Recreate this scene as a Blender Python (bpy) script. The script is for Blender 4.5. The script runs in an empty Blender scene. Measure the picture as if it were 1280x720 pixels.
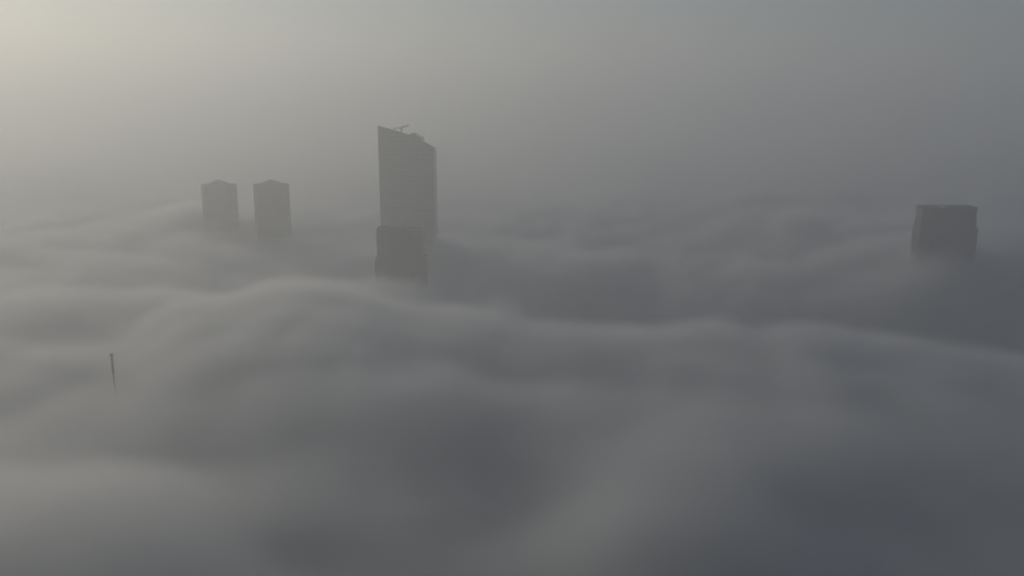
import bpy, bmesh, math, random
import numpy as np
from mathutils import Vector
random.seed(7)
S = bpy.context.scene
COL = S.collection
R = math.radians

# ------------------------------------------------------------------ camera
CAM_H = 400.0
PITCH = R(12.0)
F = 1108.0
cp, sp = math.cos(PITCH), math.sin(PITCH)

def place(px, py, Y):
    """World point seen at photo pixel (px, py) at ground distance Y ahead of the camera."""
    u = (px - 640) / F
    v = (360 - py) / F
    dy = cp + v * sp
    dz = -sp + v * cp
    k = Y / dy
    return Vector((u * k, Y, CAM_H + dz * k))

cam_d = bpy.data.cameras.new('camera')
cam = bpy.data.objects.new('camera', cam_d)
COL.objects.link(cam)
cam.location = (0, 0, CAM_H)
cam.rotation_euler = (R(90) - PITCH, 0, 0)
cam_d.sensor_width = 36
cam_d.lens = F / 1280 * 36
cam_d.clip_start = 1
cam_d.clip_end = 40000
S.camera = cam

# ------------------------------------------------------------------ materials
def mat(name):
    m = bpy.data.materials.new(name)
    m.use_nodes = True
    return m, m.node_tree.nodes, m.node_tree.links

def plain(name, col, rough=0.7, metal=0.0, var=0.15, scale=0.2):
    m, n, l = mat(name)
    b = n['Principled BSDF']
    b.inputs['Roughness'].default_value = rough
    b.inputs['Metallic'].default_value = metal
    tc = n.new('ShaderNodeTexCoord')
    nz = n.new('ShaderNodeTexNoise')
    nz.inputs['Scale'].default_value = scale
    nz.inputs['Detail'].default_value = 4
    l.new(tc.outputs['Object'], nz.inputs['Vector'])
    mx = n.new('ShaderNodeMix'); mx.data_type = 'RGBA'
    mx.inputs[6].default_value = (*[c * (1 - var) for c in col], 1)
    mx.inputs[7].default_value = (*[c * (1 + var) for c in col], 1)
    l.new(nz.outputs['Fac'], mx.inputs[0])
    l.new(mx.outputs[2], b.inputs['Base Color'])
    return m

def facade(name, glass, solid, floor_h=3.8, band=0.3, bay=4.5, mull=0.14, gr=0.15):
    """Storey bands (spandrels) and vertical mullions over glazing, in metres of the object's own space."""
    m, n, l = mat(name)
    b = n['Principled BSDF']
    tc = n.new('ShaderNodeTexCoord')
    sx = n.new('ShaderNodeSeparateXYZ')
    l.new(tc.outputs['Object'], sx.inputs[0])
    def M(op, a, c):
        k = n.new('ShaderNodeMath'); k.operation = op
        for i, s in enumerate((a, c)):
            if isinstance(s, (int, float)): k.inputs[i].default_value = s
            else: l.new(s, k.inputs[i])
        return k.outputs[0]
    zf = M('FRACT', M('DIVIDE', sx.outputs[2], floor_h), 0)
    zb = M('LESS_THAN', zf, band)
    h = M('ADD', sx.outputs[0], sx.outputs[1])
    hb = M('LESS_THAN', M('FRACT', M('DIVIDE', h, bay), 0), mull)
    solidmask = M('MAXIMUM', zb, hb)
    # each pane a slightly different tone (blinds, tilt of the glass)
    cell = n.new('ShaderNodeCombineXYZ')
    l.new(M('FLOOR', M('DIVIDE', h, bay), 0), cell.inputs[0])
    l.new(M('FLOOR', M('DIVIDE', sx.outputs[2], floor_h), 0), cell.inputs[1])
    wn = n.new('ShaderNodeTexWhiteNoise'); wn.noise_dimensions = '3D'
    l.new(cell.outputs[0], wn.inputs['Vector'])
    g = n.new('ShaderNodeMix'); g.data_type = 'RGBA'
    g.inputs[6].default_value = (*[c * 0.6 for c in glass], 1)
    g.inputs[7].default_value = (*[c * 1.4 for c in glass], 1)
    l.new(wn.outputs['Value'], g.inputs[0])
    mx = n.new('ShaderNodeMix'); mx.data_type = 'RGBA'
    l.new(solidmask, mx.inputs[0])
    l.new(g.outputs[2], mx.inputs[6])
    mx.inputs[7].default_value = (*solid, 1)
    l.new(mx.outputs[2], b.inputs['Base Color'])
    rg = n.new('ShaderNodeMapRange')
    rg.inputs['To Min'].default_value = gr; rg.inputs['To Max'].default_value = 0.7
    l.new(solidmask, rg.inputs['Value'])
    l.new(rg.outputs[0], b.inputs['Roughness'])
    return m

M_GLASS = facade('tall_tower_glazing', (0.055, 0.075, 0.072), (0.09, 0.105, 0.10), 4.0, 0.28, 3.0, 0.16)
M_GLASS2 = facade('tall_tower_dark_glazing', (0.03, 0.04, 0.020), (0.08, 0.085, 0.085), 4.0, 0.28, 3.0, 0.16)
M_TWIN = facade('twin_tower_facade', (0.06, 0.068, 0.072), (0.10, 0.10, 0.098), 3.5, 0.4, 4.2, 0.35)
M_FRONT = facade('front_tower_facade', (0.022, 0.03, 0.03), (0.036, 0.038, 0.038), 3.6, 0.35, 3.6, 0.3, 0.5)
M_BLUE = facade('right_tower_glazing', (0.02, 0.032, 0.045), (0.04, 0.046, 0.052), 4.0, 0.25, 3.2, 0.2, 0.5)
M_DARK = plain('dark_louvres', (0.014, 0.018, 0.022), 0.7)
M_ROOF = plain('grey_roof_screed', (0.16, 0.155, 0.15), 0.9)
M_STONE = plain('grey_stone_cladding', (0.11, 0.11, 0.105), 0.8)
M_STEEL = plain('grey_painted_steel', (0.07, 0.07, 0.07), 0.5, 0.3)
M_CONC = plain('concrete', (0.25, 0.24, 0.23), 0.9)

# ------------------------------------------------------------------ mesh helpers
def obj(name, bm, m, parent=None, loc=None):
    me = bpy.data.meshes.new(name)
    bmesh.ops.recalc_face_normals(bm, faces=bm.faces)
    bm.to_mesh(me); bm.free()
    o = bpy.data.objects.new(name, me)
    COL.objects.link(o)
    if m: me.materials.append(m)
    if parent: o.parent = parent
    if loc: o.location = loc
    return o

def thing(name, label, cat, loc, rz=0, group=None):
    o = bpy.data.objects.new(name, None)
    o.empty_display_size = 5
    COL.objects.link(o)
    o.location = loc; o.rotation_euler = (0, 0, rz)
    o['label'] = label; o['category'] = cat
    if group: o['group'] = group
    return o

def prism(bm, pts, z0, z1, inset_top=0.0):
    """Vertical prism over plan pts; z0/z1 numbers or functions of (x, y)."""
    f0 = z0 if callable(z0) else (lambda x, y: z0)
    f1 = z1 if callable(z1) else (lambda x, y: z1)
    cx = sum(p[0] for p in pts) / len(pts); cy = sum(p[1] for p in pts) / len(pts)
    lo = [bm.verts.new((x, y, f0(x, y))) for x, y in pts]
    hi = []
    for x, y in pts:
        X, Y = x + (cx - x) * inset_top, y + (cy - y) * inset_top
        hi.append(bm.verts.new((X, Y, f1(X, Y))))
    n = len(pts)
    for i in range(n):
        j = (i + 1) % n
        bm.faces.new((lo[i], lo[j], hi[j], hi[i]))
    bm.faces.new(lo[::-1]); bm.faces.new(hi)
    return bm

def rect(w, d, cx=0, cy=0, ch=0):
    a, b = w / 2, d / 2
    if ch <= 0:
        return [(cx - a, cy - b), (cx + a, cy - b), (cx + a, cy + b), (cx - a, cy + b)]
    return [(cx - a + ch, cy - b), (cx + a - ch, cy - b), (cx + a, cy - b + ch), (cx + a, cy + b - ch),
            (cx + a - ch, cy + b), (cx - a + ch, cy + b), (cx - a, cy + b - ch), (cx - a, cy - b + ch)]

def box(bm, x0, x1, y0, y1, z0, z1):
    return prism(bm, [(x0, y0), (x1, y0), (x1, y1), (x0, y1)], z0, z1)

def tube(bm, a, b, r0, r1, n=10):
    a, b = Vector(a), Vector(b)
    d = (b - a).normalized()
    s = d.orthogonal().normalized(); t = d.cross(s)
    A = [bm.verts.new(a + (s * math.cos(k * 2 * math.pi / n) + t * math.sin(k * 2 * math.pi / n)) * r0) for k in range(n)]
    B = [bm.verts.new(b + (s * math.cos(k * 2 * math.pi / n) + t * math.sin(k * 2 * math.pi / n)) * r1) for k in range(n)]
    for k in range(n):
        bm.faces.new((A[k], A[(k + 1) % n], B[(k + 1) % n], B[k]))
    bm.faces.new(A[::-1]); bm.faces.new(B)
    return bm

def ring(bm, pts, z0, z1, t):
    """Parapet: a wall of thickness t standing along the plan outline pts."""
    n = len(pts)
    cx = sum(p[0] for p in pts) / n; cy = sum(p[1] for p in pts) / n
    r = max(math.hypot(x - cx, y - cy) for x, y in pts)
    k = 1 - t / r
    f0 = z0 if callable(z0) else (lambda x, y: z0)
    f1 = z1 if callable(z1) else (lambda x, y: z1)
    inn = [(cx + (x - cx) * k, cy + (y - cy) * k) for x, y in pts]
    V = [[bm.verts.new((x, y, f(x, y))) for x, y in P] for P, f in ((pts, f0), (pts, f1), (inn, f1), (inn, f0))]
    for i in range(n):
        j = (i + 1) % n
        for a, b in ((0, 1), (1, 2), (2, 3), (3, 0)):
            bm.faces.new((V[a][i], V[a][j], V[b][j], V[b][i]))

NB = bmesh.new

# ------------------------------------------------------------------ tall tower with the slanted roof
def tall_tower():
    Y = 820.0
    pl = place(472, 157, Y); pr = place(541.5, 185, Y)
    w = pr.x - pl.x; cx = (pl.x + pr.x) / 2
    d = 34.0
    t = thing('skyscraper', 'tallest glass tower with a slanted roof, a small crane standing on top', 'skyscraper', (cx, Y + d / 2, 0))
    a = w / 2; b = d / 2
    k1 = place(510, 168.3, Y); k2 = place(526.5, 176.6, Y)
    X1, X2 = k1.x - cx, k2.x - cx
    zt = lambda x, y: float(np.interp(x, [-a, X1, X2, a], [pl.z, k1.z, k2.z, pr.z])) - (y + b) * 0.06
    # plan: the near long face, a bevelled right corner, straight sides
    plan = [(-a, -b), (X1, -b), (X2, -b), (a - 1.5, -b), (a, -b + 5), (a, b), (X2, b), (X1, b), (-a + 2, b)]
    low = lambda x, y: zt(x, y) - 3.0
    obj('facade', prism(NB(), plan, 0, low), M_GLASS, t)
    bm = NB(); ring(bm, plan, low, zt, 1.0); obj('parapet', bm, M_GLASS2, t)
    # stepped plant room near the low end of the roof
    p0 = place(512, 166, Y).x - cx; p1 = place(526.3, 172, Y).x - cx
    z0 = place(514, 166.8, Y).z; z1 = place(526, 172.2, Y).z
    zz = lambda x, y: z0 + (z1 - z0) * (x - p0) / (p1 - p0)
    plan2 = [(p0, -b + 2.2), (p1, -b + 2.2), (p1, b - 6), (p0, b - 6)]
    pr_ = obj('plant_room', prism(NB(), plan2, low, zz), M_GLASS2, t)
    bm = NB(); box(bm, p0 + 2.0, p0 + 5.5, -b + 4, -b + 9, z0 - 3.5, z0 + 0.3); obj('vent_housing', bm, M_STEEL, pr_)
    # vertical recessed joint in the long face
    for fx in (-0.36, 0.12):
        bm = NB(); box(bm, fx * w - 0.35, fx * w + 0.35, -b - 0.35, -b - 0.003, 0, zt(fx * w, -b) - 4.5); obj('facade_fin', bm, M_STEEL, t)
    # crane
    base = place(500.5, 169, Y)
    top = place(500.5, 160.3, Y)
    L = place(490.5, 160.2, Y).x - base.x; Rr = place(510.5, 157.0, Y)
    c = thing('roof_crane', 'small crane with a long thin jib on the slanted tower roof', 'crane', (base.x, Y + 8, zt(base.x - cx, -b + 8) - 3.0))
    h = top.z - c.location.z
    m = NB()
    for sx_, sy_ in ((-1, -1), (1, -1), (1, 1), (-1, 1)):
        tube(m, (sx_ * .6, sy_ * .6, 0), (sx_ * .6, sy_ * .6, h), .24, .24, 6)
    k = 0; z = 0
    while z < h - 1.2:
        for q in range(4):
            P = [(-.6, -.6), (.6, -.6), (.6, .6), (-.6, .6)]
            p, q2 = P[q], P[(q + 1) % 4]
            tube(m, (*p, z), (*q2, z + 1.2), .09, .09, 5)
        z += 1.2
    obj('mast', m, M_STEEL, c)
    j = NB()
    ex, ez = Rr.x - base.x, Rr.z - c.location.z
    for dy_ in (-.5, .5):
        tube(j, (0, dy_, h - .1), (ex, dy_ * .4, ez), .34, .26, 6)
    tube(j, (0, 0, h + 1.1), (ex, 0, ez + .3), .3, .22, 6)
    N = 9
    for q in range(N):
        f = q / N; g = (q + .5) / N
        tube(j, (ex * f, -.5, h + (ez - h) * f), (ex * g, 0, h + 1.0 + (ez + .3 - h - 1.0) * g), .08, .08, 5)
        tube(j, (ex * (q + 1) / N, -.4, h + (ez - h) * (q + 1) / N), (ex * g, 0, h + 1.0 + (ez + .3 - h - 1.0) * g), .08, .08, 5)
    obj('jib', j, M_STEEL, c)
    j = NB(); box(j, L, .3, -.55, .55, h - .35, h + .25); obj('counter_jib', j, M_STEEL, c)
    j = NB(); box(j, L, L + 1.8, -.8, .8, h - 1.2, h - .352); obj('counterweight', j, M_CONC, c)
    j = NB(); prism(j, rect(1.5, 1.6, .2, -1.3), h - 1.2, h + .9, .15); obj('cab', j, M_DARK, c)
tall_tower()

# ------------------------------------------------------------------ front tower with a setback
def front_tower():
    Y = 660.0
    A = place(470.3, 286, Y); B = place(526.5, 290, Y)
    w = (B.x - A.x); cx = (A.x + B.x) / 2
    d = 17.0
    t = thing('stepped_tower', 'dark stepped tower with a wider lower block, directly in front of the tallest tower', 'tower block', (cx, Y + d / 2, 0))
    a, b = w / 2, d / 2
    ztop = A.z
    zset = place(468, 323, Y).z
    xs = a - (B.x - place(512, 288, Y).x)      # the visible corner: the right part of the front steps back
    up = [(-a, -b), (xs, -b), (xs, -b + 2.5), (a, -b + 4.5), (a, b), (-a, b)]
    slope = lambda x, y: ztop - 1.2 * (x + a) / w
    obj('upper_block', prism(NB(), up, zset - .5, lambda x, y: slope(x, y) - 1.4), M_FRONT, t)
    bm = NB(); ring(bm, up, lambda x, y: slope(x, y) - 1.4, slope, .7); obj('parapet', bm, M_STEEL, t)
    rf = NB(); box(rf, -a + 9, a - 12, -b + 7, b - 2, ztop - 3.2, ztop - .4); obj('plant_room', rf, M_DARK, t)
    lo = [(-a - 1.6, -b - 1.5), (xs + .6, -b - 1.5), (xs + .6, -b + 1.2), (a + 2.6, -b + 3.2), (a + 2.6, b + 1), (-a - 1.6, b + 1)]
    obj('lower_block', prism(NB(), lo, 0, zset - 1.2), M_FRONT, t)
    bm = NB(); ring(bm, lo, zset - 1.2, zset, .6); obj('setback_parapet', bm, M_STEEL, t)
    for i in range(7):
        x = -a + 2.5 + i * (xs + a - 5) / 6
        bm = NB(); box(bm, x - .35, x + .35, -b - .6, -b - .003, zset, ztop - 3.0); obj('facade_pier', bm, M_STEEL, t)
front_tower()

# ------------------------------------------------------------------ the pair of twin towers with domed roofs
def twin(px0, px1, py, Y, label):
    A = place(px0, py, Y); B = place(px1, py, Y)
    w = B.x - A.x; cx = (A.x + B.x) / 2
    d = w * .6
    t = thing('domed_tower', label, 'tower block', (cx, Y + d / 2, 0), R(-4), 'pair of domed towers standing in the fog')
    zt = A.z - 0.5
    plan = rect(w, d, 0, 0, 5.0)
    obj('facade', prism(NB(), plan, 0, zt - 2.2), M_TWIN, t)
    bm = NB(); ring(bm, plan, zt - 2.2, zt, 1.2); obj('parapet', bm, M_STONE, t)
    # shallow dome over a drum
    bm = NB()
    n = 20
    r = w * .3; hd = 4.4
    cyd = 0
    rings = []
    prof = [(r, -2.2), (r, .2), (r * .96, .8), (r * .82, 1.9), (r * .6, 3.0), (r * .34, 3.9), (r * .1, hd)]
    for rr, z in prof:
        rings.append([bm.verts.new((rr * math.cos(k * 2 * math.pi / n), cyd + rr * math.sin(k * 2 * math.pi / n), zt + z)) for k in range(n)])
    for p, q in zip(rings, rings[1:]):
        for k in range(n):
            bm.faces.new((p[k], p[(k + 1) % n], q[(k + 1) % n], q[k]))
    bm.faces.new(rings[0][::-1]); bm.faces.new(rings[-1])
    dm = obj('dome', bm, M_STONE, t)
    bm = NB(); tube(bm, (0, cyd, zt + hd - .1), (0, cyd, zt + hd + 1.0), .5, .2, 8); obj('finial', bm, M_STEEL, dm)
    for sx_ in (-1, 1):
        for i in range(2):
            x = sx_ * (w * .18 + i * w * .16)
            bm = NB(); box(bm, x - 1.2, x + 1.2, -d / 2 - .9, -d / 2 - .003, 0, zt - 5.5); obj('bay_window_column', bm, M_TWIN, t)
    for x in (-w / 2 + 4.2, w / 2 - 4.2):
        bm = NB(); prism(bm, rect(3.6, 3.6, x, -d / 2 + 4.2), zt - 2.2, zt + .9, .08); obj('corner_turret', bm, M_STONE, t)
twin(248.5, 290, 231, 900, 'shorter-looking domed tower, fainter in the haze, on the far side of its twin')
twin(314.5, 356.5, 230.5, 880, 'darker domed tower of the pair, the one beside the tallest glass tower')

# ------------------------------------------------------------------ tower alone on the right
def right_tower():
    Y = 700.0
    A = place(1158, 260.5, Y); B = place(1227.5, 260.5, Y)
    w = B.x - A.x; cx = (A.x + B.x) / 2
    d = 24.0
    t = thing('flat_roofed_tower', 'dark blue flat roofed tower standing alone in the fog, far from the others', 'tower block', (cx, Y + d / 2, 0))
    a, b = w / 2, d / 2
    zt = A.z
    zs = place(1226, 286, Y).z
    plan = rect(w, d, 0, 0, 6.0)
    obj('upper_block', prism(NB(), plan, zs - .4, zt - 8.0), M_BLUE, t)
    # roof storey: recessed dark louvres under a projecting roof slab on the right two thirds
    obj('louvred_storey', prism(NB(), [(-a + 9.2, -b + .6), (a - 6, -b + .6), (a - .6, -b + 6), (a - .6, b - 6), (a - 6, b - .6), (-a + 9.2, b - .6)], zt - 8.0, zt - 1.6), M_DARK, t)
    obj('sunlit_corner', prism(NB(), [(-a + .3, -b + 6), (-a + 6, -b + .3), (-a + 9, -b + .3), (-a + 9, b - .3), (-a + 6, b - .3), (-a + .3, b - 6)], zt - 8.0, zt - 1.6), M_STEEL, t)  # sunlight on the chamfered left end, put into a paler material
    bm = NB(); prism(bm, rect(w + .3, d + .3, 0, 0, 6.0), zt - 1.6, zt); obj('roof_slab', bm, M_DARK, t)
    bm = NB(); prism(bm, rect(w * .55, d * .5, w * .16, 0), zt, zt + .9, .03); obj('roof_plinth', bm, M_STEEL, t)
    lo = rect(w + 2.6, d + 1.5, .4, 0, 6.2)
    obj('lower_block', prism(NB(), lo, 0, zs - 1.2), M_BLUE, t)
    bm = NB(); ring(bm, lo, zs - 1.2, zs, .7); obj('setback_parapet', bm, M_STEEL, t)
    for x in (-.22, .05, .32):
        bm = NB(); box(bm, x * w - .4, x * w + .4, -b - .6, -b - .003, zs, zt - 8.2); obj('facade_pier', bm, M_STEEL, t)
right_tower()

# ------------------------------------------------------------------ mast
def mast():
    Y = 430.0
    P = place(139.3, 442, Y)
    t = thing('antenna_mast', 'thin dark antenna mast poking up alone out of the fog', 'mast', (P.x, Y, 0))
    zt = P.z
    zm = place(142, 464, Y).z
    bm = NB(); tube(bm, (0, 0, zm), (0, 0, zt - .9), .62, .52, 12); obj('upper_pole', bm, M_DARK, t)
    bm = NB(); tube(bm, (0, 0, zm - 34), (0, 0, zm - .002), .5, .45, 12); obj('lower_pole', bm, M_STEEL, t)  # paler than the upper pole: veil of fog put into its colour
    bm = NB(); tube(bm, (0, 0, zm - .5), (0, 0, zm + .5), .75, .75, 12); obj('collar', bm, M_DARK, t)
    bm = NB(); tube(bm, (0, 0, zt - .9), (0, 0, zt - .35), .95, .95, 12); tube(bm, (0, 0, zt - .35), (0, 0, zt), .5, .3, 10); obj('cap', bm, M_DARK, t)
    bm = NB(); tube(bm, (.8, 0, zt - .7), (1.7, 0, zt - .2), .08, .05, 6); obj('lightning_rod', bm, M_DARK, t)
    zb = zm - 34
    bm = NB(); tube(bm, (0, 0, zb - 6), (0, 0, zb), 2.2, 1.0, 12); tube(bm, (0, 0, 0), (0, 0, zb - 6), 6, 2.6, 16); obj('base', bm, M_CONC, t)
mast()

# ------------------------------------------------------------------ fog surface
# control points of the fog's upper surface: (photo px, ground distance, height)
def zpix(px, py, Y):
    return place(px, py, Y).z
CP = []
def crest(px, py, Y): CP.append((px, Y, zpix(px, py, Y)))
def pt(px, Y, z): CP.append((px, Y, z))
# under and beside the camera
for px in (-500, 0, 400, 800, 1280, 1800):
    pt(px, 130, 256)
# foreground billows
crest(-60, 612, 265); crest(0, 604, 268); crest(80, 598, 272); crest(165, 622, 262); crest(255, 672, 245); pt(330, 262, 250); pt(420, 290, 256)
for px, z in ((0, 262), (120, 258), (240, 254), (480, 256), (640, 247), (1000, 256), (1280, 251)):
    pt(px, 330 if px < 320 else 300, z)
pt(-200, 380, 258); pt(640, 240, 250); pt(630, 340, 248); pt(520, 250, 256); pt(420, 230, 258)
crest(770, 640, 262); crest(860, 570, 310); crest(960, 556, 335); pt(880, 250, 266); pt(1080, 280, 254); pt(1200, 330, 254)
pt(1000, 400, 262)
# the long near ridge
RID = [(60, 500, 405), (140, 466, 445), (200, 408, 500), (250, 383, 530), (310, 364, 552), (370, 354, 560), (430, 364, 555), (490, 380, 545),
       (535, 392, 540), (580, 388, 548), (620, 396, 540), (660, 405, 530), (740, 411, 525), (820, 414, 522), (900, 412, 524), (980, 413, 522), (1040, 416, 520),
       (1100, 426, 508), (1160, 436, 495), (1230, 446, 485), (1300, 455, 478), (1420, 462, 470)]
for px, py, Y in RID:
    crest(px, py, Y)
    z = zpix(px, py, Y)
    drop = 44 if px > 560 else 30 if px > 240 else 3
    pt(px, Y + 45, z - drop * .3); pt(px, Y + 115, z - drop)
    if 200 <= px <= 1240:
        pt(px, Y - 45, z - 2)
for px, z in ((240, 264), (370, 271), (450, 271), (560, 264), (700, 258), (820, 259), (950, 259), (1100, 255), (1280, 253)):
    pt(px, 410, z)
pt(640, 360, 252)
# left flank: low overlapping banks
pt(-60, 420, 262); pt(-100, 520, 268); pt(40, 470, 268); pt(80, 620, 264); pt(0, 600, 266)
crest(0, 400, 540); crest(90, 380, 580); crest(-150, 400, 540)
crest(200, 305, 820); crest(270, 285, 880); crest(330, 306, 850); crest(100, 300, 820); crest(0, 300, 820)
pt(150, 680, 260); pt(280, 720, 254); pt(0, 690, 263); pt(-120, 690, 266)
crest(400, 318, 830)
# behind the ridge on the right: dark hollow and far bank
for px, Y, z in ((620, 660, 252), (700, 700, 240), (800, 720, 236), (900, 700, 240), (1000, 680, 240), (1100, 650, 246), (1250, 640, 246), (560, 760, 250)):
    pt(px, Y, z)
crest(600, 300, 860); crest(660, 275, 960); crest(720, 255, 1040); crest(820, 258, 1040); crest(950, 240, 1100); crest(1060, 256, 1010)
crest(1185, 314, 690); crest(1110, 324, 720); crest(1270, 312, 720); crest(1185, 268, 900); crest(1350, 280, 850)
crest(900, 300, 860); crest(1000, 290, 860)
crest(544, 296, 815); crest(500, 353, 640); crest(470, 352, 645); crest(532, 354, 640)
for px in (-400, 0, 400, 800, 1200, 1700):
    pt(px, 1250, 276 + 6 * math.sin(px * .013)); pt(px, 1600, 274 + 6 * math.cos(px * .011)); pt(px, 2200, 272); pt(px, 2800, 272)

def billow(x, y, cell, amp, seed):
    """Rounded cauliflower lumps: a soft maximum of domes on a jittered grid (mean about zero)."""
    wx = x + cell * .35 * np.sin(y / (cell * 1.3) + seed) + cell * .2 * np.sin(x / (cell * .9) + 2 * seed)
    wy = (y + cell * .35 * np.sin(x / (cell * 1.1) + 3 * seed)) * .8
    ix = np.floor(wx / cell); iy = np.floor(wy / cell)
    def rnd(a, b, k):
        v = np.sin(a * 127.1 + b * 311.7 + k * 74.7 + seed * 19.19) * 43758.5453
        return v - np.floor(v)
    acc = np.zeros_like(x); K = 9.0
    for di in range(-2, 3):
        for dj in range(-2, 3):
            a, b = ix + di, iy + dj
            px = (a + .15 + .7 * rnd(a, b, 1)) * cell; py = (b + .15 + .7 * rnd(a, b, 2)) * cell
            r = cell * (.62 + .33 * rnd(a, b, 3))
            d2 = ((wx - px) ** 2 + (wy - py) ** 2) / r ** 2
            acc += np.exp(K * (.45 + .55 * rnd(a, b, 4)) * np.clip(1 - d2, -1, 1))
    return amp * (np.log(acc + 1.0) / K - .62)

def detail(x, y):
    """Lumps and drifting undulations of the fog surface."""
    o = np.zeros_like(x)
    rng = np.random.RandomState(3)
    for k in range(26):
        lam = 60 * 1.09 ** k
        th = rng.uniform(0, math.pi * 2); ph = rng.uniform(0, 6.28)
        o = o + 0.0042 * lam * np.sin((x * math.cos(th) + y * math.sin(th)) * 2 * math.pi / lam + ph + 1.3 * np.sin(y / 170 + k))
    ss = lambda e0, e1, v: (lambda q: q * q * (3 - 2 * q))(np.clip((v - e0) / (e1 - e0), 0, 1))
    big = .06 + .36 * ss(560, 800, y)          # the long ridge and all before it is smooth; the far fog is choppier
    lump = .16 + .36 * ss(320, 470, y)
    return o * big + billow(x, y, 105, 34.0, 1) * big + lump * (billow(x, y, 52, 24.0, 2) + billow(x, y, 24, 11.0, 5))

P = np.array([(place(px, 300, Y).x, Y, z) for px, Y, z in CP])
# thin-plate spline through the control points, lightly smoothed
def tps_fit(P, lam):
    n = len(P)
    d = np.hypot(P[:, None, 0] - P[None, :, 0], P[:, None, 1] - P[None, :, 1]) / 100
    K = np.where(d > 0, d * d * np.log(d + 1e-12), 0) + lam * np.eye(n)
    A = np.zeros((n + 3, n + 3)); A[:n, :n] = K
    Q = np.c_[np.ones(n), P[:, :2] / 100]
    A[:n, n:] = Q; A[n:, :n] = Q.T
    return np.linalg.solve(A, np.r_[P[:, 2], 0, 0, 0])
Pd = detail(P[:, 0], P[:, 1])
print('detail std', Pd.std(), Pd.mean())
P[:, 2] -= .85 * (Pd - Pd.mean()) + Pd.mean()
W = tps_fit(P, 0.02)
def height(x, y):
    sh = np.shape(x); x = np.ravel(x); y = np.ravel(y)
    o = W[-3] + W[-2] * x / 100 + W[-1] * y / 100
    for i in range(len(P)):
        d2 = ((x - P[i, 0]) ** 2 + (y - P[i, 1]) ** 2) / 1e4
        o = o + W[i] * .5 * d2 * np.log(d2 + 1e-12)
    # calm plain far away and behind the camera
    far = np.clip((np.hypot(x, y - 800) - 1500) / 600, 0, 1)
    o = np.clip(o, 222, 312)
    o = o * (1 - far) + 268 * far
    o = o + detail(x, y) * (1 - .7 * far)
    return o.reshape(sh)

def sheet(name, xs, ys, dz, m, floor=None):
    X, Yg = np.meshgrid(xs, ys)
    Z = height(X, Yg) + dz
    nx, ny = len(xs), len(ys)
    co = np.stack([X, Yg, Z], -1).reshape(-1, 3)
    f = []
    for j in range(ny - 1):
        for i in range(nx - 1):
            a = j * nx + i
            f.append((a, a + 1, a + nx + 1, a + nx))
    verts = co.tolist()
    if floor is not None:      # close it into a solid body
        b = len(verts)
        verts += [(v[0], v[1], floor) for v in co.tolist()]
        loop = [i for i in range(nx)] + [j * nx + nx - 1 for j in range(1, ny)] + [(ny - 1) * nx + i for i in range(nx - 2, -1, -1)] + [j * nx for j in range(ny - 2, 0, -1)]
        for p, q in zip(loop, loop[1:] + loop[:1]):
            f.append((q, p, p + b, q + b))
        f.append([i + b for i in loop[::-1]])
    me = bpy.data.meshes.new(name)
    me.from_pydata(verts, [], f)
    me.update()
    for p in me.polygons: p.use_smooth = True
    o = bpy.data.objects.new(name, me)
    COL.objects.link(o)
    if m: me.materials.append(m)
    return o

CORE_DEPTH = 42.0
FOG_DENS = 0.12
FOG_SOFT = 17.0

def volume_mat(name, col, dens, aniso, attr=''):
    m, n, l = mat(name)
    n.remove(n['Principled BSDF'])
    v = n.new('ShaderNodeVolumePrincipled')
    v.inputs['Color'].default_value = (*col, 1)
    v.inputs['Density'].default_value = dens
    v.inputs['Anisotropy'].default_value = aniso
    v.inputs['Density Attribute'].default_value = attr
    l.new(v.outputs[0], n['Material Output'].inputs['Volume'])
    return m

M_FOG = volume_mat('fog_droplets', (0.945, 0.949, 0.965), FOG_DENS, 0.5, 'density')
M_HAZE = volume_mat('haze_air', (0.893, 0.902, 0.925), 0.00115, 0.47)
M_CORE = plain('thick_fog', (0.62, 0.62, 0.62), 1.0, 0.0, 0.03, 0.004)
M_CORE.node_tree.nodes['Principled BSDF'].inputs['Specular IOR Level'].default_value = 0

# dense inside of the fog bank, an opaque body well under its soft upper layer
def spaced(a, b, n): return list(np.linspace(a, b, n))
xs = spaced(-4500, -1300, 14)[:-1] + spaced(-1300, 1300, 131) + spaced(1300, 4500, 14)[1:]
ys = spaced(-2500, -200, 8)[:-1] + spaced(-200, 2200, 121) + spaced(2200, 6500, 16)[1:]
core = sheet('fog_bank', xs, ys, -CORE_DEPTH, M_CORE, floor=60.0)
core['kind'] = 'stuff'; core['label'] = 'dense grey inside of the fog bank under its soft top'

# soft upper layer: a density grid, full inside the bank and thinning out upwards
top = sheet('fog', spaced(-1700, 1700, 301), spaced(-300, 2700, 271), 0, M_FOG)
top['kind'] = 'stuff'; top['label'] = 'soft grey fog rolling in billows around the towers'
ng = bpy.data.node_groups.new('fog_density', 'GeometryNodeTree')
ng.interface.new_socket('Geometry', in_out='INPUT', socket_type='NodeSocketGeometry')
ng.interface.new_socket('Geometry', in_out='OUTPUT', socket_type='NodeSocketGeometry')
N, L = ng.nodes, ng.links
gi = N.new('NodeGroupInput'); go = N.new('NodeGroupOutput')
pos = N.new('GeometryNodeInputPosition')
sep = N.new('ShaderNodeSeparateXYZ'); L.new(pos.outputs[0], sep.inputs[0])
src = N.new('ShaderNodeCombineXYZ'); L.new(sep.outputs[0], src.inputs[0]); L.new(sep.outputs[1], src.inputs[1]); src.inputs[2].default_value = 900
rc = N.new('GeometryNodeRaycast')
L.new(gi.outputs[0], rc.inputs['Target Geometry'])
L.new(src.outputs[0], rc.inputs['Source Position'])
rc.inputs['Ray Direction'].default_value = (0, 0, -1)
rc.inputs['Ray Length'].default_value = 2000
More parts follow.
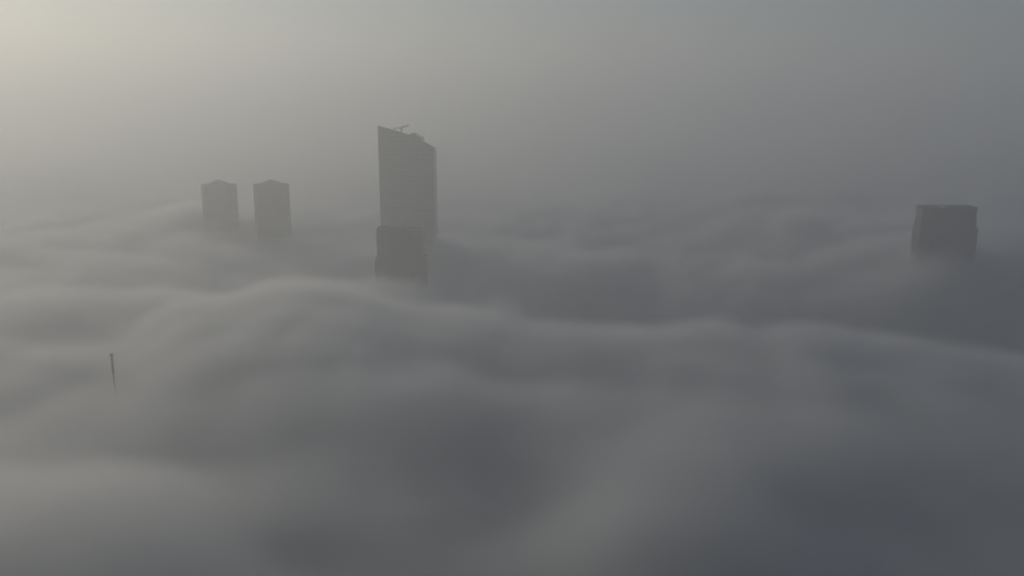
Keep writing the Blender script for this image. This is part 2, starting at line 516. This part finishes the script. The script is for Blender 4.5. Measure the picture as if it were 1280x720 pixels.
hs = N.new('ShaderNodeSeparateXYZ'); L.new(rc.outputs['Hit Position'], hs.inputs[0])
def GM(op, a, b, clamp=False):
    k = N.new('ShaderNodeMath'); k.operation = op; k.use_clamp = clamp
    for i, s in enumerate((a, b)):
        if isinstance(s, (int, float)): k.inputs[i].default_value = s
        else: L.new(s, k.inputs[i])
    return k.outputs[0]
depth = GM('SUBTRACT', hs.outputs[2], sep.outputs[2])
def gnoise(scale, stretch, detail):
    mp = N.new('ShaderNodeVectorMath'); mp.operation = 'MULTIPLY'
    mp.inputs[1].default_value = stretch
    L.new(pos.outputs[0], mp.inputs[0])
    nz = N.new('ShaderNodeTexNoise'); nz.inputs['Scale'].default_value = scale; nz.inputs['Detail'].default_value = detail
    nz.inputs['Roughness'].default_value = .5
    L.new(mp.outputs[0], nz.inputs['Vector'])
    return GM('SUBTRACT', nz.outputs[0], .5)
wisp = GM('ADD', GM('MULTIPLY', gnoise(1 / 90, (1, 1, 1.6), 3), 34), GM('MULTIPLY', gnoise(1 / 30, (1, 1, 1.3), 2), 15))
wisp = GM('MULTIPLY', wisp, GM('ADD', 0.36, GM('MULTIPLY', GM('DIVIDE', GM('SUBTRACT', sep.outputs[1], 600.0), 400.0, True), 0.4)))
dep2 = GM('ADD', depth, wisp)
t = GM('DIVIDE', GM('ADD', dep2, 6.0), FOG_SOFT, True)
dens = GM('MULTIPLY', t, t)
dens = GM('MULTIPLY', dens, GM('SUBTRACT', 3.0, GM('MULTIPLY', t, 2.0)))
# thin mist that hangs above the bank
# ... deeper and thicker with distance, out over the far fog
nf = GM('DIVIDE', GM('SUBTRACT', sep.outputs[1], 880.0), 500.0, True)
swirl = GM('MULTIPLY', gnoise(1 / 240, (1, .7, 1.5), 3), 90)
hgt = GM('ADD', 58.0, GM('MULTIPLY', nf, 40.0))
mt = GM('ADD', 1.0, GM('DIVIDE', GM('ADD', depth, GM('ADD', GM('MULTIPLY', wisp, .8), GM('MULTIPLY', swirl, nf))), hgt), True)
mist = GM('MULTIPLY', GM('MULTIPLY', mt, mt), GM('ADD', 0.010, GM('MULTIPLY', nf, 0.10)))
dens = GM('ADD', dens, mist)
dens = GM('MULTIPLY', dens, rc.outputs['Is Hit'])
vc = N.new('GeometryNodeVolumeCube')
L.new(dens, vc.inputs['Density'])
vc.inputs['Min'].default_value = (-1650, -280, 200)
vc.inputs['Max'].default_value = (1650, 2650, 384)
vc.inputs['Resolution X'].default_value = 440
vc.inputs['Resolution Y'].default_value = 390
vc.inputs['Resolution Z'].default_value = 42
sm = N.new('GeometryNodeSetMaterial'); sm.inputs['Material'].default_value = M_FOG
L.new(vc.outputs[0], sm.inputs[0]); L.new(sm.outputs[0], go.inputs[0])
md = top.modifiers.new('fog_density', 'NODES'); md.node_group = ng

# ------------------------------------------------------------------ ground and haze
g = NB(); bmesh.ops.create_grid(g, x_segments=8, y_segments=8, size=5000)
gr = obj('ground', g, plain('sandy_ground', (0.2, 0.18, 0.15), 0.95, 0, .3, .01), loc=(0, 2000, 0)); gr['kind'] = 'structure'
g = NB(); box(g, -6000, 6000, -4000, 8000, -1.0, 560.0)
hz = obj('haze', g, M_HAZE); hz['kind'] = 'stuff'; hz['label'] = 'thin warm grey haze filling the air'

# ------------------------------------------------------------------ light
SUN_EL, SUN_AZ = R(15), R(-45)          # azimuth measured from straight ahead, negative = left
w = bpy.data.worlds.new('World'); S.world = w; w.use_nodes = True
wn, wl = w.node_tree.nodes, w.node_tree.links
sky = wn.new('ShaderNodeTexSky'); sky.sky_type = 'NISHITA'; sky.sun_disc = False
sky.sun_elevation = SUN_EL; sky.sun_rotation = SUN_AZ
sky.dust_density = 0.5; sky.air_density = 1.0; sky.ozone_density = 3.0; sky.altitude = 0
wl.new(sky.outputs[0], wn['Background'].inputs[0])
wn['Background'].inputs[1].default_value = 0.09
sd = bpy.data.lights.new('sun', 'SUN'); sd.energy = 3.9; sd.angle = R(0.5); sd.color = (1.0, 0.90, 0.69)
so = bpy.data.objects.new('sun', sd); COL.objects.link(so)
to_sun = Vector((math.sin(SUN_AZ) * math.cos(SUN_EL), math.cos(SUN_AZ) * math.cos(SUN_EL), math.sin(SUN_EL)))
so.rotation_euler = to_sun.to_track_quat('Z', 'Y').to_euler()

# ------------------------------------------------------------------ render settings
S.render.engine = 'CYCLES'
c = S.cycles
c.max_bounces = 6; c.diffuse_bounces = 1; c.glossy_bounces = 1; c.volume_bounces = 4; c.transmission_bounces = 2
c.use_denoising = True
c.volume_step_rate = 2.0
c.volume_max_steps = 512
c.sample_clamp_indirect = 4
vs = S.view_settings
vs.view_transform = 'Standard'; vs.look = 'None'; vs.exposure = -0.75; vs.gamma = 1.0; vs.use_curve_mapping = False
